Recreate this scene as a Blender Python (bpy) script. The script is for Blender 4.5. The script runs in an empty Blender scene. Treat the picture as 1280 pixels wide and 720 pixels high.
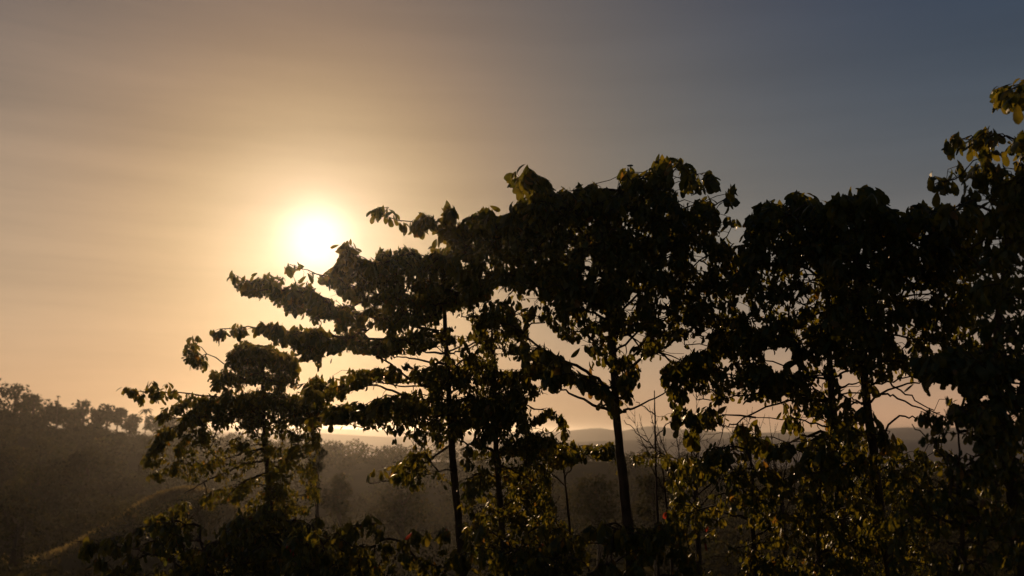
import bpy, math, random
import numpy as np
from mathutils import Vector, Matrix

rng = np.random.default_rng(7)
random.seed(7)
S = bpy.context.scene
COL = S.collection
R = math.radians

# ------------------------------------------------------------------ camera
FOC = 1200.0                       # focal length in pixels of a 1280 wide frame
CAMZ = 6.0
PITCH = math.atan(180 / FOC)
cd = bpy.data.cameras.new('camera')
cd.sensor_width = 36.0
cd.lens = 36.0 * FOC / 1280.0
cd.clip_end = 30000
cd.dof.use_dof = True
cd.dof.focus_distance = 12.5
cd.dof.aperture_fstop = 1.4
cam = bpy.data.objects.new('camera', cd)
COL.objects.link(cam)
cam.location = (0, 0, CAMZ)
cam.rotation_euler = (R(90) + PITCH, 0, 0)
S.camera = cam
CP, SP = math.cos(PITCH), math.sin(PITCH)

def ray(px, py):
    a, c = (px - 640) / FOC, (360 - py) / FOC
    return np.array([a, CP - c * SP, SP + c * CP])

def at(px, py, Y):
    d = ray(px, py)
    return np.array([d[0] / d[1] * Y, Y, CAMZ + d[2] / d[1] * Y])

def proj(P):
    """world points (n,3) -> pixel coordinates"""
    x, y, z = P[..., 0], P[..., 1], P[..., 2] - CAMZ
    f = y * CP + z * SP
    u = -y * SP + z * CP
    return 640 + FOC * x / f, 360 - FOC * u / f

# ------------------------------------------------------------------ sun, sky, exposure
SUN = Vector(ray(396, 297)).normalized()
ELEV = math.asin(SUN.z)
AZ = math.atan2(SUN.x, SUN.y)
sl = bpy.data.lights.new('sun', 'SUN')
sl.energy = 2.4
sl.angle = R(0.5)
sl.color = (1.0, 0.66, 0.36)
so = bpy.data.objects.new('sun', sl)
COL.objects.link(so)
so.location = (0, 0, 60)
so.rotation_euler = SUN.to_track_quat('Z', 'Y').to_euler()

W = bpy.data.worlds.new('World')
S.world = W
W.use_nodes = True
nt = W.node_tree
nt.nodes.clear()
def N(t, kind, **kw):
    n = t.nodes.new(kind)
    for k, v in kw.items():
        setattr(n, k, v)
    return n
def val(t, op, a, b=None, clamp=False):
    n = N(t, 'ShaderNodeMath', operation=op, use_clamp=clamp)
    for i, x in enumerate((a, b)):
        if x is None:
            continue
        if hasattr(x, 'is_output'):
            t.links.new(x, n.inputs[i])
        else:
            n.inputs[i].default_value = x
    return n.outputs[0]
def vmul(t, a, b, op='MULTIPLY'):
    n = N(t, 'ShaderNodeVectorMath', operation=op)
    for i, x in enumerate((a, b)):
        if hasattr(x, 'is_output'):
            t.links.new(x, n.inputs[i])
        else:
            n.inputs[i].default_value = x
    return n.outputs['Value'] if op == 'DOT_PRODUCT' else n.outputs[0]

out = N(nt, 'ShaderNodeOutputWorld')
bg = N(nt, 'ShaderNodeBackground')
bg.inputs['Strength'].default_value = 0.05
nt.links.new(bg.outputs[0], out.inputs[0])
sky = N(nt, 'ShaderNodeTexSky', sky_type='NISHITA')
sky.sun_disc = False
sky.sun_elevation = ELEV
sky.sun_rotation = AZ
sky.altitude = 300
sky.air_density = 1.6
sky.dust_density = 3.0
sky.ozone_density = 1.5
tc = N(nt, 'ShaderNodeTexCoord')
gen = tc.outputs['Generated']
# thin cirrus veils, barely visible streaks
mp = N(nt, 'ShaderNodeMapping')
mp.inputs['Scale'].default_value = (1.0, 1.0, 11.0)
mp.inputs['Rotation'].default_value = (R(4), R(-5), 0)
nt.links.new(gen, mp.inputs[0])
nz = N(nt, 'ShaderNodeTexNoise')
nz.inputs['Scale'].default_value = 2.2
nz.inputs['Detail'].default_value = 6
nz.inputs['Roughness'].default_value = .55
nt.links.new(mp.outputs[0], nz.inputs['Vector'])
wisp = val(nt, 'ADD', val(nt, 'MULTIPLY', nz.outputs[0], 0.3), 0.85)
sepc = N(nt, 'ShaderNodeRGBToBW')
nt.links.new(sky.outputs[0], sepc.inputs[0])
soft = val(nt, 'DIVIDE', 1.0, val(nt, 'ADD', val(nt, 'MULTIPLY', sepc.outputs[0], .1), 1.0))
base = vmul(nt, vmul(nt, sky.outputs[0], (0.01, 0.03, 0.18)), soft)
base = vmul(nt, base, (.35, .35, .25), 'ADD')
dot = val(nt, 'MAXIMUM', vmul(nt, gen, tuple(SUN), 'DOT_PRODUCT'), 0.0)
# dusty evening air: warm glow hugging the horizon, strongest on the sun's side
sz = N(nt, 'ShaderNodeSeparateXYZ')
nt.links.new(gen, sz.inputs[0])
elev = val(nt, 'MAXIMUM', val(nt, 'ARCSINE', sz.outputs[2]), 0.0)
SH = Vector((SUN.x, SUN.y, 0)).normalized()
az_ = val(nt, 'ADD', val(nt, 'MULTIPLY', vmul(nt, gen, tuple(SH), 'DOT_PRODUCT'), .28), .74)
def rgb(parts):
    c = N(nt, 'ShaderNodeCombineXYZ')
    for i, p in enumerate(parts):
        nt.links.new(p, c.inputs[i])
    return c.outputs[0]
# the dust reddens low air more than high air: one scale height and one halo width per colour
ring = rgb([val(nt, 'MULTIPLY', val(nt, 'EXPONENT', val(nt, 'MULTIPLY', elev, -1 / R(d))), k)
            for d, k in ((7, 14.2), (11, 8.1), (20, 4.0))])
# sky glow dimmed at the skyline under the sun to offset the haze's brightness
sund = val(nt, 'MAXIMUM', vmul(nt, gen, tuple(SH), 'DOT_PRODUCT'), 0.0)
low = val(nt, 'SUBTRACT', 1.0, val(nt, 'MULTIPLY', val(nt, 'MULTIPLY', val(nt, 'EXPONENT', val(nt, 'MULTIPLY', elev, -1 / R(2.5))), val(nt, 'POWER', sund, 12.0)), .97))
# thin high veil drifting left of the sun
VD = Vector(ray(-60, 300)).normalized()
veil = val(nt, 'POWER', val(nt, 'MAXIMUM', vmul(nt, gen, tuple(VD), 'DOT_PRODUCT'), 0.0), 28.0)
halo = rgb([val(nt, 'MULTIPLY', val(nt, 'POWER', dot, float(d)), k) for d, k in ((14, 4.5), (14, 3.2), (8, .73))])
aureole = rgb([val(nt, 'MULTIPLY', val(nt, 'POWER', dot, float(d)), k) for d, k in ((60, 5.2), (110, 4.0), (220, 2.8))])
core = vmul(nt, val(nt, 'POWER', dot, 2000.0), (18.0, 16.0, 12.0))
azc = N(nt, 'ShaderNodeCombineXYZ')
for i in range(3):
    nt.links.new(az_, azc.inputs[i])
tot = vmul(nt, vmul(nt, base, vmul(nt, vmul(nt, ring, low), azc.outputs[0]), 'ADD'), halo, 'ADD')
tot = vmul(nt, vmul(nt, tot, aureole, 'ADD'), core, 'ADD')
tot = vmul(nt, tot, vmul(nt, val(nt, 'MULTIPLY', veil, val(nt, 'ADD', nz.outputs[0], .5)), (3.3, 1.9, .8)), 'ADD')
tot = vmul(nt, vmul(nt, tot, (.93, .865, .92)), wisp)
nt.links.new(tot, bg.inputs['Color'])

S.view_settings.view_transform = 'Standard'
S.view_settings.look = 'None'
S.view_settings.exposure = 0.0
S.view_settings.gamma = 1.0
S.render.engine = 'CYCLES'
cy = S.cycles
cy.max_bounces = 5
cy.diffuse_bounces = 2
cy.glossy_bounces = 2
cy.transmission_bounces = 3
cy.volume_bounces = 0
cy.transparent_max_bounces = 8
cy.sample_clamp_indirect = 2.0
cy.use_denoising = True

# ------------------------------------------------------------------ materials
def mat(name):
    m = bpy.data.materials.new(name)
    m.use_nodes = True
    t = m.node_tree
    for n in list(t.nodes):
        t.nodes.remove(n)
    return m, t
def ramp(t, fac, stops):
    r = N(t, 'ShaderNodeValToRGB')
    els = r.color_ramp.elements
    while len(els) < len(stops):
        els.new(0.5)
    for e, (p, c) in zip(els, stops):
        e.position = p
        e.color = (*c, 1)
    t.links.new(fac, r.inputs[0])
    return r.outputs[0]
def leaf_mat(name, greens, glow, translucent=.42, rough=.42, warm=.012):
    m, t = mat(name)
    o = N(t, 'ShaderNodeOutputMaterial')
    g = N(t, 'ShaderNodeNewGeometry')
    oi = N(t, 'ShaderNodeObjectInfo')
    f = val(t, 'FRACT', val(t, 'ADD', g.outputs['Random Per Island'], oi.outputs['Random']))
    c1 = ramp(t, f, [(0, greens[0]), (.5, greens[1]), (.93, greens[2]), (1, greens[3])])
    c2 = ramp(t, f, [(0, glow[0]), (.35, glow[1]), (1 - warm * 2, glow[2]), (1 - warm, glow[3])])
    # veins and blotches
    no = N(t, 'ShaderNodeTexNoise')
    no.inputs['Scale'].default_value = 22
    no.inputs['Detail'].default_value = 3
    tcx = N(t, 'ShaderNodeTexCoord')
    t.links.new(tcx.outputs['Object'], no.inputs['Vector'])
    bl = val(t, 'ADD', val(t, 'MULTIPLY', no.outputs[0], .9), .55)
    if rough > .6:      # distant growth: each crown its own shade
        n2 = N(t, 'ShaderNodeTexNoise')
        n2.inputs['Scale'].default_value = .16
        n2.inputs['Detail'].default_value = 1
        t.links.new(g.outputs['Position'], n2.inputs['Vector'])
        bl = val(t, 'MULTIPLY', bl, val(t, 'ADD', val(t, 'MULTIPLY', n2.outputs[0], 3.0), -.6, False))
        bl = val(t, 'MAXIMUM', bl, .25)
    c1 = vmul(t, c1, bl)
    c2 = vmul(t, c2, bl)
    p = N(t, 'ShaderNodeBsdfPrincipled')
    p.inputs['Roughness'].default_value = rough
    p.inputs['Specular IOR Level'].default_value = .35 if rough < .6 else .02
    t.links.new(c1, p.inputs['Base Color'])
    bp = N(t, 'ShaderNodeBump')
    bp.inputs['Strength'].default_value = .35
    bp.inputs['Distance'].default_value = .02
    t.links.new(no.outputs[0], bp.inputs['Height'])
    t.links.new(bp.outputs[0], p.inputs['Normal'])
    tr = N(t, 'ShaderNodeBsdfTranslucent')
    t.links.new(c2, tr.inputs['Color'])
    mx = N(t, 'ShaderNodeMixShader')
    mx.inputs[0].default_value = translucent
    t.links.new(p.outputs[0], mx.inputs[1])
    t.links.new(tr.outputs[0], mx.inputs[2])
    t.links.new(mx.outputs[0], o.inputs[0])
    return m
GREENS = [(.030, .060, .026), (.040, .074, .030), (.055, .080, .028), (.085, .075, .03)]
GLOWS = [(.11, .12, .014), (.22, .19, .018), (.43, .32, .025), (.6, .30, .04)]
M_LEAF = leaf_mat('leaf_green', GREENS, GLOWS)
M_RED = leaf_mat('leaf_young_red', [(.16, .03, .02)] * 4, [(.7, .10, .05)] * 4)
M_FAR = leaf_mat('leaf_distant', [(.022, .032, .014), (.034, .044, .018), (.05, .052, .022), (.07, .06, .028)],
                 [(.09, .09, .02), (.14, .12, .025), (.2, .15, .03), (.3, .18, .04)], .12, .95)
def bark_mat(name, a, b, sc, spec=.2):
    m, t = mat(name)
    o = N(t, 'ShaderNodeOutputMaterial')
    p = N(t, 'ShaderNodeBsdfPrincipled')
    p.inputs['Roughness'].default_value = .95
    p.inputs['Specular IOR Level'].default_value = spec
    tcx = N(t, 'ShaderNodeTexCoord')
    mpx = N(t, 'ShaderNodeMapping')
    mpx.inputs['Scale'].default_value = (1, 1, .35)
    t.links.new(tcx.outputs['Object'], mpx.inputs[0])
    no = N(t, 'ShaderNodeTexNoise')
    no.inputs['Scale'].default_value = sc
    no.inputs['Detail'].default_value = 6
    t.links.new(mpx.outputs[0], no.inputs['Vector'])
    t.links.new(ramp(t, no.outputs[0], [(.3, a), (.7, b)]), p.inputs['Base Color'])
    bp = N(t, 'ShaderNodeBump')
    bp.inputs['Distance'].default_value = .02
    bp.inputs['Strength'].default_value = .8
    t.links.new(no.outputs[0], bp.inputs['Height'])
    t.links.new(bp.outputs[0], p.inputs['Normal'])
    t.links.new(p.outputs[0], o.inputs[0])
    return m
M_BARK = bark_mat('bark', (.035, .026, .018), (.10, .075, .055), 14)
M_TWIG = bark_mat('twig_bark', (.04, .03, .02), (.08, .06, .04), 30)
def ground_mat(name, a, b, sc):
    m = bark_mat(name, a, b, sc, 0.0)
    return m
M_GROUND = ground_mat('earth_and_scrub', (.028, .030, .016), (.05, .045, .026), .15)
M_GRASS = leaf_mat('dry_grass', [(.10, .09, .035), (.14, .11, .045), (.17, .13, .06), (.2, .15, .07)],
                   [(.3, .24, .08), (.36, .27, .09), (.4, .28, .1), (.42, .28, .1)], .5, .7)
M_MOUNT = ground_mat('mountain_slope', (.22, .225, .21), (.28, .28, .26), .004)  # base colour made pale, carrying distance haze that the haze box lacks

# ------------------------------------------------------------------ helpers
def mesh_obj(name, V, F, m, parent=None, kind=None, smooth=True, loc=None):
    """V: (n,3) array in world coordinates; F: list of arrays (k,3) and/or (k,4)"""
    V = np.asarray(V, dtype=np.float32)
    if isinstance(F, np.ndarray):
        F = [F]
    me = bpy.data.meshes.new(name)
    if parent is not None and loc is None:
        V = V - np.array(parent.location, dtype=np.float32)
    me.vertices.add(len(V))
    me.vertices.foreach_set('co', V.ravel())
    idx = np.concatenate([f.ravel() for f in F]).astype(np.int32)
    tot_ = np.concatenate([np.full(len(f), f.shape[1], dtype=np.int32) for f in F])
    st = np.concatenate([[0], np.cumsum(tot_)[:-1]]).astype(np.int32)
    me.loops.add(len(idx))
    me.loops.foreach_set('vertex_index', idx)
    me.polygons.add(len(tot_))
    me.polygons.foreach_set('loop_start', st)
    me.polygons.foreach_set('loop_total', tot_)
    me.update(calc_edges=True)
    me.materials.append(m)
    if smooth:
        me.polygons.foreach_set('use_smooth', [True] * len(tot_))
    o = bpy.data.objects.new(name, me)
    COL.objects.link(o)
    if parent is not None:
        o.parent = parent
    if kind:
        o['kind'] = kind
    return o
def thing(name, label, cat, loc, group=None):
    o = bpy.data.objects.new(name, None)
    COL.objects.link(o)
    o.empty_display_size = .3
    o.location = loc
    o['label'] = label
    o['category'] = cat
    if group:
        o['group'] = group
    return o
def tubes(paths, sides=5):
    """paths: list of (points (k,3), radii (k,)) -> one vertex/face set"""
    Vs, Fs, n0 = [], [], 0
    for P, r in paths:
        P = np.asarray(P, float)
        k = len(P)
        T = np.gradient(P, axis=0)
        T /= np.linalg.norm(T, axis=1)[:, None] + 1e-9
        up = np.array([0.0, 0, 1]) if abs(T[0][2]) < .9 else np.array([1.0, 0, 0])
        A = np.cross(T, up)
        A /= np.linalg.norm(A, axis=1)[:, None] + 1e-9
        B = np.cross(T, A)
        ang = np.arange(sides) * 2 * math.pi / sides
        ring = P[:, None, :] + np.asarray(r)[:, None, None] * (
            A[:, None, :] * np.cos(ang)[None, :, None] + B[:, None, :] * np.sin(ang)[None, :, None])
        Vs.append(ring.reshape(-1, 3))
        i = np.arange(k - 1)[:, None] * sides
        j = np.arange(sides)[None, :]
        j2 = (j + 1) % sides
        Fs.append(np.stack([i + j, i + j2, i + sides + j2, i + sides + j], -1).reshape(-1, 4) + n0)
        n0 += k * sides
    return np.concatenate(Vs), np.concatenate(Fs)
def spline(P, r, n):
    """resample a polyline smoothly (Catmull-Rom)"""
    P = np.asarray(P, float)
    r = np.asarray(r, float)
    if len(P) < 3:
        t = np.linspace(0, 1, n)[:, None]
        return P[0] + (P[-1] - P[0]) * t, r[0] + (r[-1] - r[0]) * t[:, 0]
    Q = np.concatenate([[2 * P[0] - P[1]], P, [2 * P[-1] - P[-2]]])
    u = np.linspace(0, len(P) - 1 - 1e-6, n)
    i = u.astype(int)
    f = (u - i)[:, None]
    a, b, c, d = Q[i], Q[i + 1], Q[i + 2], Q[i + 3]
    out_ = .5 * ((2 * b) + (c - a) * f + (2 * a - 5 * b + 4 * c - d) * f ** 2 + (3 * b - a - 3 * c + d) * f ** 3)
    return out_, np.interp(u, np.arange(len(P)), r)

# ------------------------------------------------------------------ terrain
def height(x, y):
    x = np.asarray(x, float)
    y = np.asarray(y, float)
    prof = np.interp(y, [-60, 0, 4, 10, 24, 36, 52, 70, 100, 140, 180, 235, 290, 470, 1000, 6000],
                     [3.5, 4.3, 4.2, 2.2, .6, -.6, -3.2, -7.0, -9.5, -9.5, -6.5, -1.6, -6.0, -20, -40, -60])
    left = np.clip(-x / np.maximum(y, 60.) / .48, -.5, 1.4)         # 1 at the left frame edge
    rise = np.interp(y, [60, 110, 170, 235, 300, 500], [0, 1.5, 6, 10.2, 8, 2])
    z = prof + rise * np.sign(left) * np.abs(left) ** 1.6
    z = z + np.interp(y, [20, 60, 200, 900], [.05, .5, 1.0, 3]) * (
        np.sin(x * .031 + 1.3) * np.cos(y * .027) + .5 * np.sin(x * .071 + y * .05))
    # grassy spur on the left of the valley
    z = z + 8.6 * np.exp(-(((x + 33) / 10.0) ** 2 + ((y - 101) / 8.0) ** 2))
    return z
gx = np.concatenate([-np.geomspace(7000, 60, 60), np.linspace(-58, 58, 60), np.geomspace(60, 7000, 60)])
gy = np.concatenate([np.linspace(-60, 60, 50), np.geomspace(62, 6900, 130)])
GX, GY = np.meshgrid(gx, gy)
GZ = height(GX, GY)
nxg, nyg = len(gx), len(gy)
ii = (np.arange(nyg - 1)[:, None] * nxg + np.arange(nxg - 1)[None, :]).ravel()
mesh_obj('ground', np.stack([GX, GY, GZ], -1).reshape(-1, 3),
         np.stack([ii, ii + 1, ii + nxg + 1, ii + nxg], -1), M_GROUND, kind='structure')
# far mountains: skyline heights in metres over azimuth, a broad massif with a near and a far foot
def mountain(name, Y, pts, seed, rough):
    r_ = np.random.default_rng(seed)
    xs = np.linspace(pts[0][0], pts[-1][0], 260)
    hs = np.interp(xs, [p[0] for p in pts], [p[1] for p in pts])
    for f, a in ((9, 1), (23, .5), (51, .25), (97, .15)):
        hs = hs + rough * a * np.sin(np.linspace(0, f, 260) * 2 * math.pi * .5 + r_.uniform(0, 6))
    depth = np.array([-.16, -.08, -.03, 0, .05, .14])
    hh = np.array([0, .45, .8, 1, .8, 0])
    V, n = [], len(xs)
    for d, k in zip(depth, hh):
        V.append(np.stack([xs * (1 + d), np.full(n, Y * (1 + d)), -60 + (hs + 60) * k], -1))
    i_ = (np.arange(len(depth) - 1)[:, None] * n + np.arange(n - 1)[None, :]).ravel()
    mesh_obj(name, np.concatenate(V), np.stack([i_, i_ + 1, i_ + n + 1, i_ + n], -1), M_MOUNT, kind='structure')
def sky_pts(Y, pts):
    return [tuple(at(px, py, Y)[[0, 2]]) for px, py in pts]
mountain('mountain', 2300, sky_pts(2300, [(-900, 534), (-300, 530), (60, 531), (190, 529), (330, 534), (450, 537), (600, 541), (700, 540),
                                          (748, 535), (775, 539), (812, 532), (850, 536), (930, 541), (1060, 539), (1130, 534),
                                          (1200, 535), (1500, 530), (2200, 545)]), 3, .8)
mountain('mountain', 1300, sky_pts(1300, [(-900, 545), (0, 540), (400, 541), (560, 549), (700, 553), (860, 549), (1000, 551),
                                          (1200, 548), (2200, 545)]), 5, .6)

# ------------------------------------------------------------------ leaf templates
def leaf_template(curl, fold, width):
    ts = np.array([0, .17, .42, .68, .88, 1.0])
    ws = np.array([0, .50, .94, 1.0, .62, 0]) * width / 2
    # centre line bends downwards with curl
    ang = -curl * ts ** 1.2
    x = np.concatenate([[0], np.cumsum(np.cos((ang[1:] + ang[:-1]) / 2) * np.diff(ts))])
    z = np.concatenate([[0], np.cumsum(np.sin((ang[1:] + ang[:-1]) / 2) * np.diff(ts))])
    V = [(x[0], 0, z[0])]
    for i in range(1, 5):
        rz = ws[i] * fold
        V += [(x[i], -ws[i], z[i] - rz), (x[i], 0, z[i]), (x[i], ws[i], z[i] - rz)]
    V.append((x[5], 0, z[5]))
    T = [(0, 1, 2), (0, 2, 3)]
    for i in range(3):
        a = 1 + i * 3
        T += [(a, a + 3, a + 4), (a, a + 4, a + 1), (a + 1, a + 4, a + 5), (a + 1, a + 5, a + 2)]
    T += [(10, 13, 11), (11, 13, 12)]
    return np.array(V), np.array(T)
TEMPL = [leaf_template(c, f, w) for c, f, w in
         ((.9, .35, .44), (1.3, .25, .40), (1.8, .45, .48), (.6, .6, .40), (2.3, .3, .52), (1.1, .8, .42))]
LT = TEMPL[0][1]
def leaf_rot(az, pitch, roll):
    """rotation matrices (n,3,3): x axis = leaf direction"""
    ca, sa, cp, sp, cr, sr = np.cos(az), np.sin(az), np.cos(pitch), np.sin(pitch), np.cos(roll), np.sin(roll)
    X = np.stack([ca * cp, sa * cp, sp], -1)
    Y0 = np.stack([-sa, ca, np.zeros_like(sa)], -1)
    Z0 = np.cross(X, Y0)
    Y1 = Y0 * cr[:, None] + Z0 * sr[:, None]
    Z1 = np.cross(X, Y1)
    return np.stack([X, Y1, Z1], -1)

# ------------------------------------------------------------------ crown painting
CELL = 3
CW, CH = 1400 // CELL, 800 // CELL
CXX, CYY = np.meshgrid((np.arange(CW) + .5) * CELL - 20, (np.arange(CH) + .5) * CELL - 20)
def poly_mask(pts):
    pts = np.array(pts, float)
    m = np.zeros(CXX.shape, bool)
    j = len(pts) - 1
    for i in range(len(pts)):
        xi, yi, xj, yj = *pts[i], *pts[j]
        c = ((yi > CYY) != (yj > CYY))
        with np.errstate(divide='ignore', invalid='ignore'):
            m ^= c & (CXX < (xj - xi) * (CYY - yi) / (yj - yi + 1e-12) + xi)
        j = i
    return m
def band_mask(th, pts):
    pts = np.array(pts, float)
    d = np.full(CXX.shape, 1e9)
    if len(pts) == 1:
        pts = np.concatenate([pts, pts + .1])
    for a, b in zip(pts[:-1], pts[1:]):
        ab = b - a
        t = np.clip(((CXX - a[0]) * ab[0] + (CYY - a[1]) * ab[1]) / (ab @ ab), 0, 1)
        d = np.minimum(d, np.hypot(CXX - a[0] - t * ab[0], CYY - a[1] - t * ab[1]))
    return d < th
def at_cell(px, py, arr):
    i = np.clip(((py + 20) / CELL).astype(int), 0, CH - 1)
    j = np.clip(((px + 20) / CELL).astype(int), 0, CW - 1)
    return arr[i, j]

# openings through which the sky or the valley shows
GAPS = [
 [(373,341),(382,338),(398,352),(399,361),(390,358)], [(392,358),(403,358),(418,370),(410,372),(396,367)],
 [(420,374),(432,378),(434,384),(422,381)], [(445,378),(453,380),(453,390),(446,388)],
 [(376,398),(420,400),(424,408),(412,413),(390,406)], [(454,414),(478,416),(482,424),(462,426)],
 [(318,422),(333,424),(334,434),(322,432)], [(404,448),(428,440),(445,444),(486,447),(488,458),(450,464),(436,462),(412,470),(400,466)],
 [(372,455),(395,455),(392,472),(374,474)], [(430,496),(468,479),(505,480),(545,484),(520,488),(480,497),(455,502),(436,504)],
 [(484,445),(520,446),(552,432),(553,446),(540,447),(515,455),(494,452)], [(560,432),(575,436),(572,446),(562,448)],
 [(609,361),(642,356),(645,370),(632,375),(616,372)], [(562,400),(578,404),(595,413),(584,422),(566,416)],
 [(660,364),(672,362),(674,376),(664,376)],
 [(660,402),(668,398),(684,408),(690,412),(702,426),(722,432),(734,440),(742,458),(724,456),(708,450),(690,436),(672,428),(662,420)],
 [(622,448),(650,444),(655,460),(636,464),(624,460)], [(655,506),(680,492),(700,494),(712,482),(724,490),(744,500),(760,508),(764,540),(738,548),(712,540),(706,522),(690,510),(668,508)],
 [(712,548),(740,550),(764,545),(760,556),(730,556)],
 [(735,392),(755,388),(755,402),(742,402)], [(780,420),(800,414),(808,424),(792,430),(778,430)],
 [(779,380),(790,378),(792,388),(780,390)], [(787,366),(797,366),(796,376),(788,374)],
 [(800,462),(826,440),(850,428),(862,440),(840,450),(826,462),(818,470),(800,475)],
 [(792,478),(825,470),(828,490),(836,505),(812,512),(796,500)], [(800,512),(828,508),(834,545),(812,560),(790,540)],
 [(858,424),(882,420),(888,432),(868,440)], [(862,492),(890,498),(886,508),(866,506)],
 [(842,212),(850,212),(850,230),(844,240),(840,228)], [(858,262),(870,252),(864,268),(856,270)],
 [(895,258),(906,262),(904,272),(896,268)], [(900,284),(926,288),(930,300),(912,298)],
 [(894,294),(902,296),(900,304),(894,302)], [(918,368),(928,372),(940,388),(934,394),(918,384)], [(880,410),(896,412),(884,424),(878,420)],
 [(940,398),(958,402),(950,408),(938,406)], [(952,438),(992,437),(988,448),(980,462),(966,462),(956,450)],
 [(978,462),(990,456),(1000,458),(990,468)], [(900,512),(935,506),(972,504),(980,512),(960,528),(938,520),(912,524)],
 [(870,545),(905,532),(912,548),(890,556),(876,556)], [(945,528),(980,525),(985,545),(955,545)],
 [(1018,470),(1030,466),(1030,480),(1018,478)], [(1048,462),(1072,470),(1074,490),(1050,492)],
 [(1000,520),(1034,528),(1034,542),(1010,540),(1000,546)], [(1090,482),(1112,478),(1150,474),(1158,500),(1148,520),(1132,528),(1126,548),(1112,548),(1100,530),(1092,508)],
 [(1160,478),(1200,482),(1210,494),(1190,500),(1166,498)], [(1128,364),(1160,364),(1168,372),(1140,372)],
 [(1105,382),(1114,384),(1112,392),(1104,390)], [(1118,420),(1130,424),(1138,436),(1126,436)], [(1160,430),(1178,436),(1176,444),(1162,440)],
 [(1000,336),(1018,338),(1016,342),(1000,341)], [(1003,346),(1012,348),(1010,356),(1002,354)],
 [(1194,263),(1204,264),(1213,272),(1206,276),(1196,270)], [(1220,252),(1232,250),(1240,258),(1238,266),(1226,270),(1222,262)],
 [(1176,276),(1187,288),(1184,292),(1178,288)], [(1205,284),(1210,284),(1208,294),(1204,292)],
 [(1216,292),(1220,292),(1220,300),(1215,300)], [(1242,300),(1248,304),(1240,316),(1236,312)], [(1154,284),(1160,286),(1162,294),(1156,292)],
 [(1268,478),(1276,474),(1276,486),(1268,486)], [(1226,496),(1240,497),(1236,504),(1226,503)], [(1156,540),(1162,528),(1166,534),(1160,542)],
 [(730,324),(738,320),(740,336),(732,338)], [(745,342),(752,340),(752,354),(746,354)], [(832,316),(838,316),(838,324),(832,324)],
 [(628,328),(638,330),(636,336),(628,334)], [(700,312),(710,312),(708,318),(700,317)],
 [(575,322),(586,326),(584,334),(576,332)], [(600,340),(610,342),(606,348),(599,347)],
 # valley seen between the trunks
 [(402,534),(440,530),(470,540),(520,552),(505,575),(455,592),(430,610),(452,640),(424,640),(405,625),(396,600)],
 [(465,610),(520,615),(560,620),(560,650),(520,650),(470,640)],
 [(690,590),(740,580),(768,575),(774,650),(720,660),(700,640),(688,615)],
 [(796,575),(830,572),(832,640),(800,655),(788,640)],
]
gap = np.zeros(CXX.shape, bool)
for g in GAPS:
    gap |= poly_mask(g)

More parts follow.
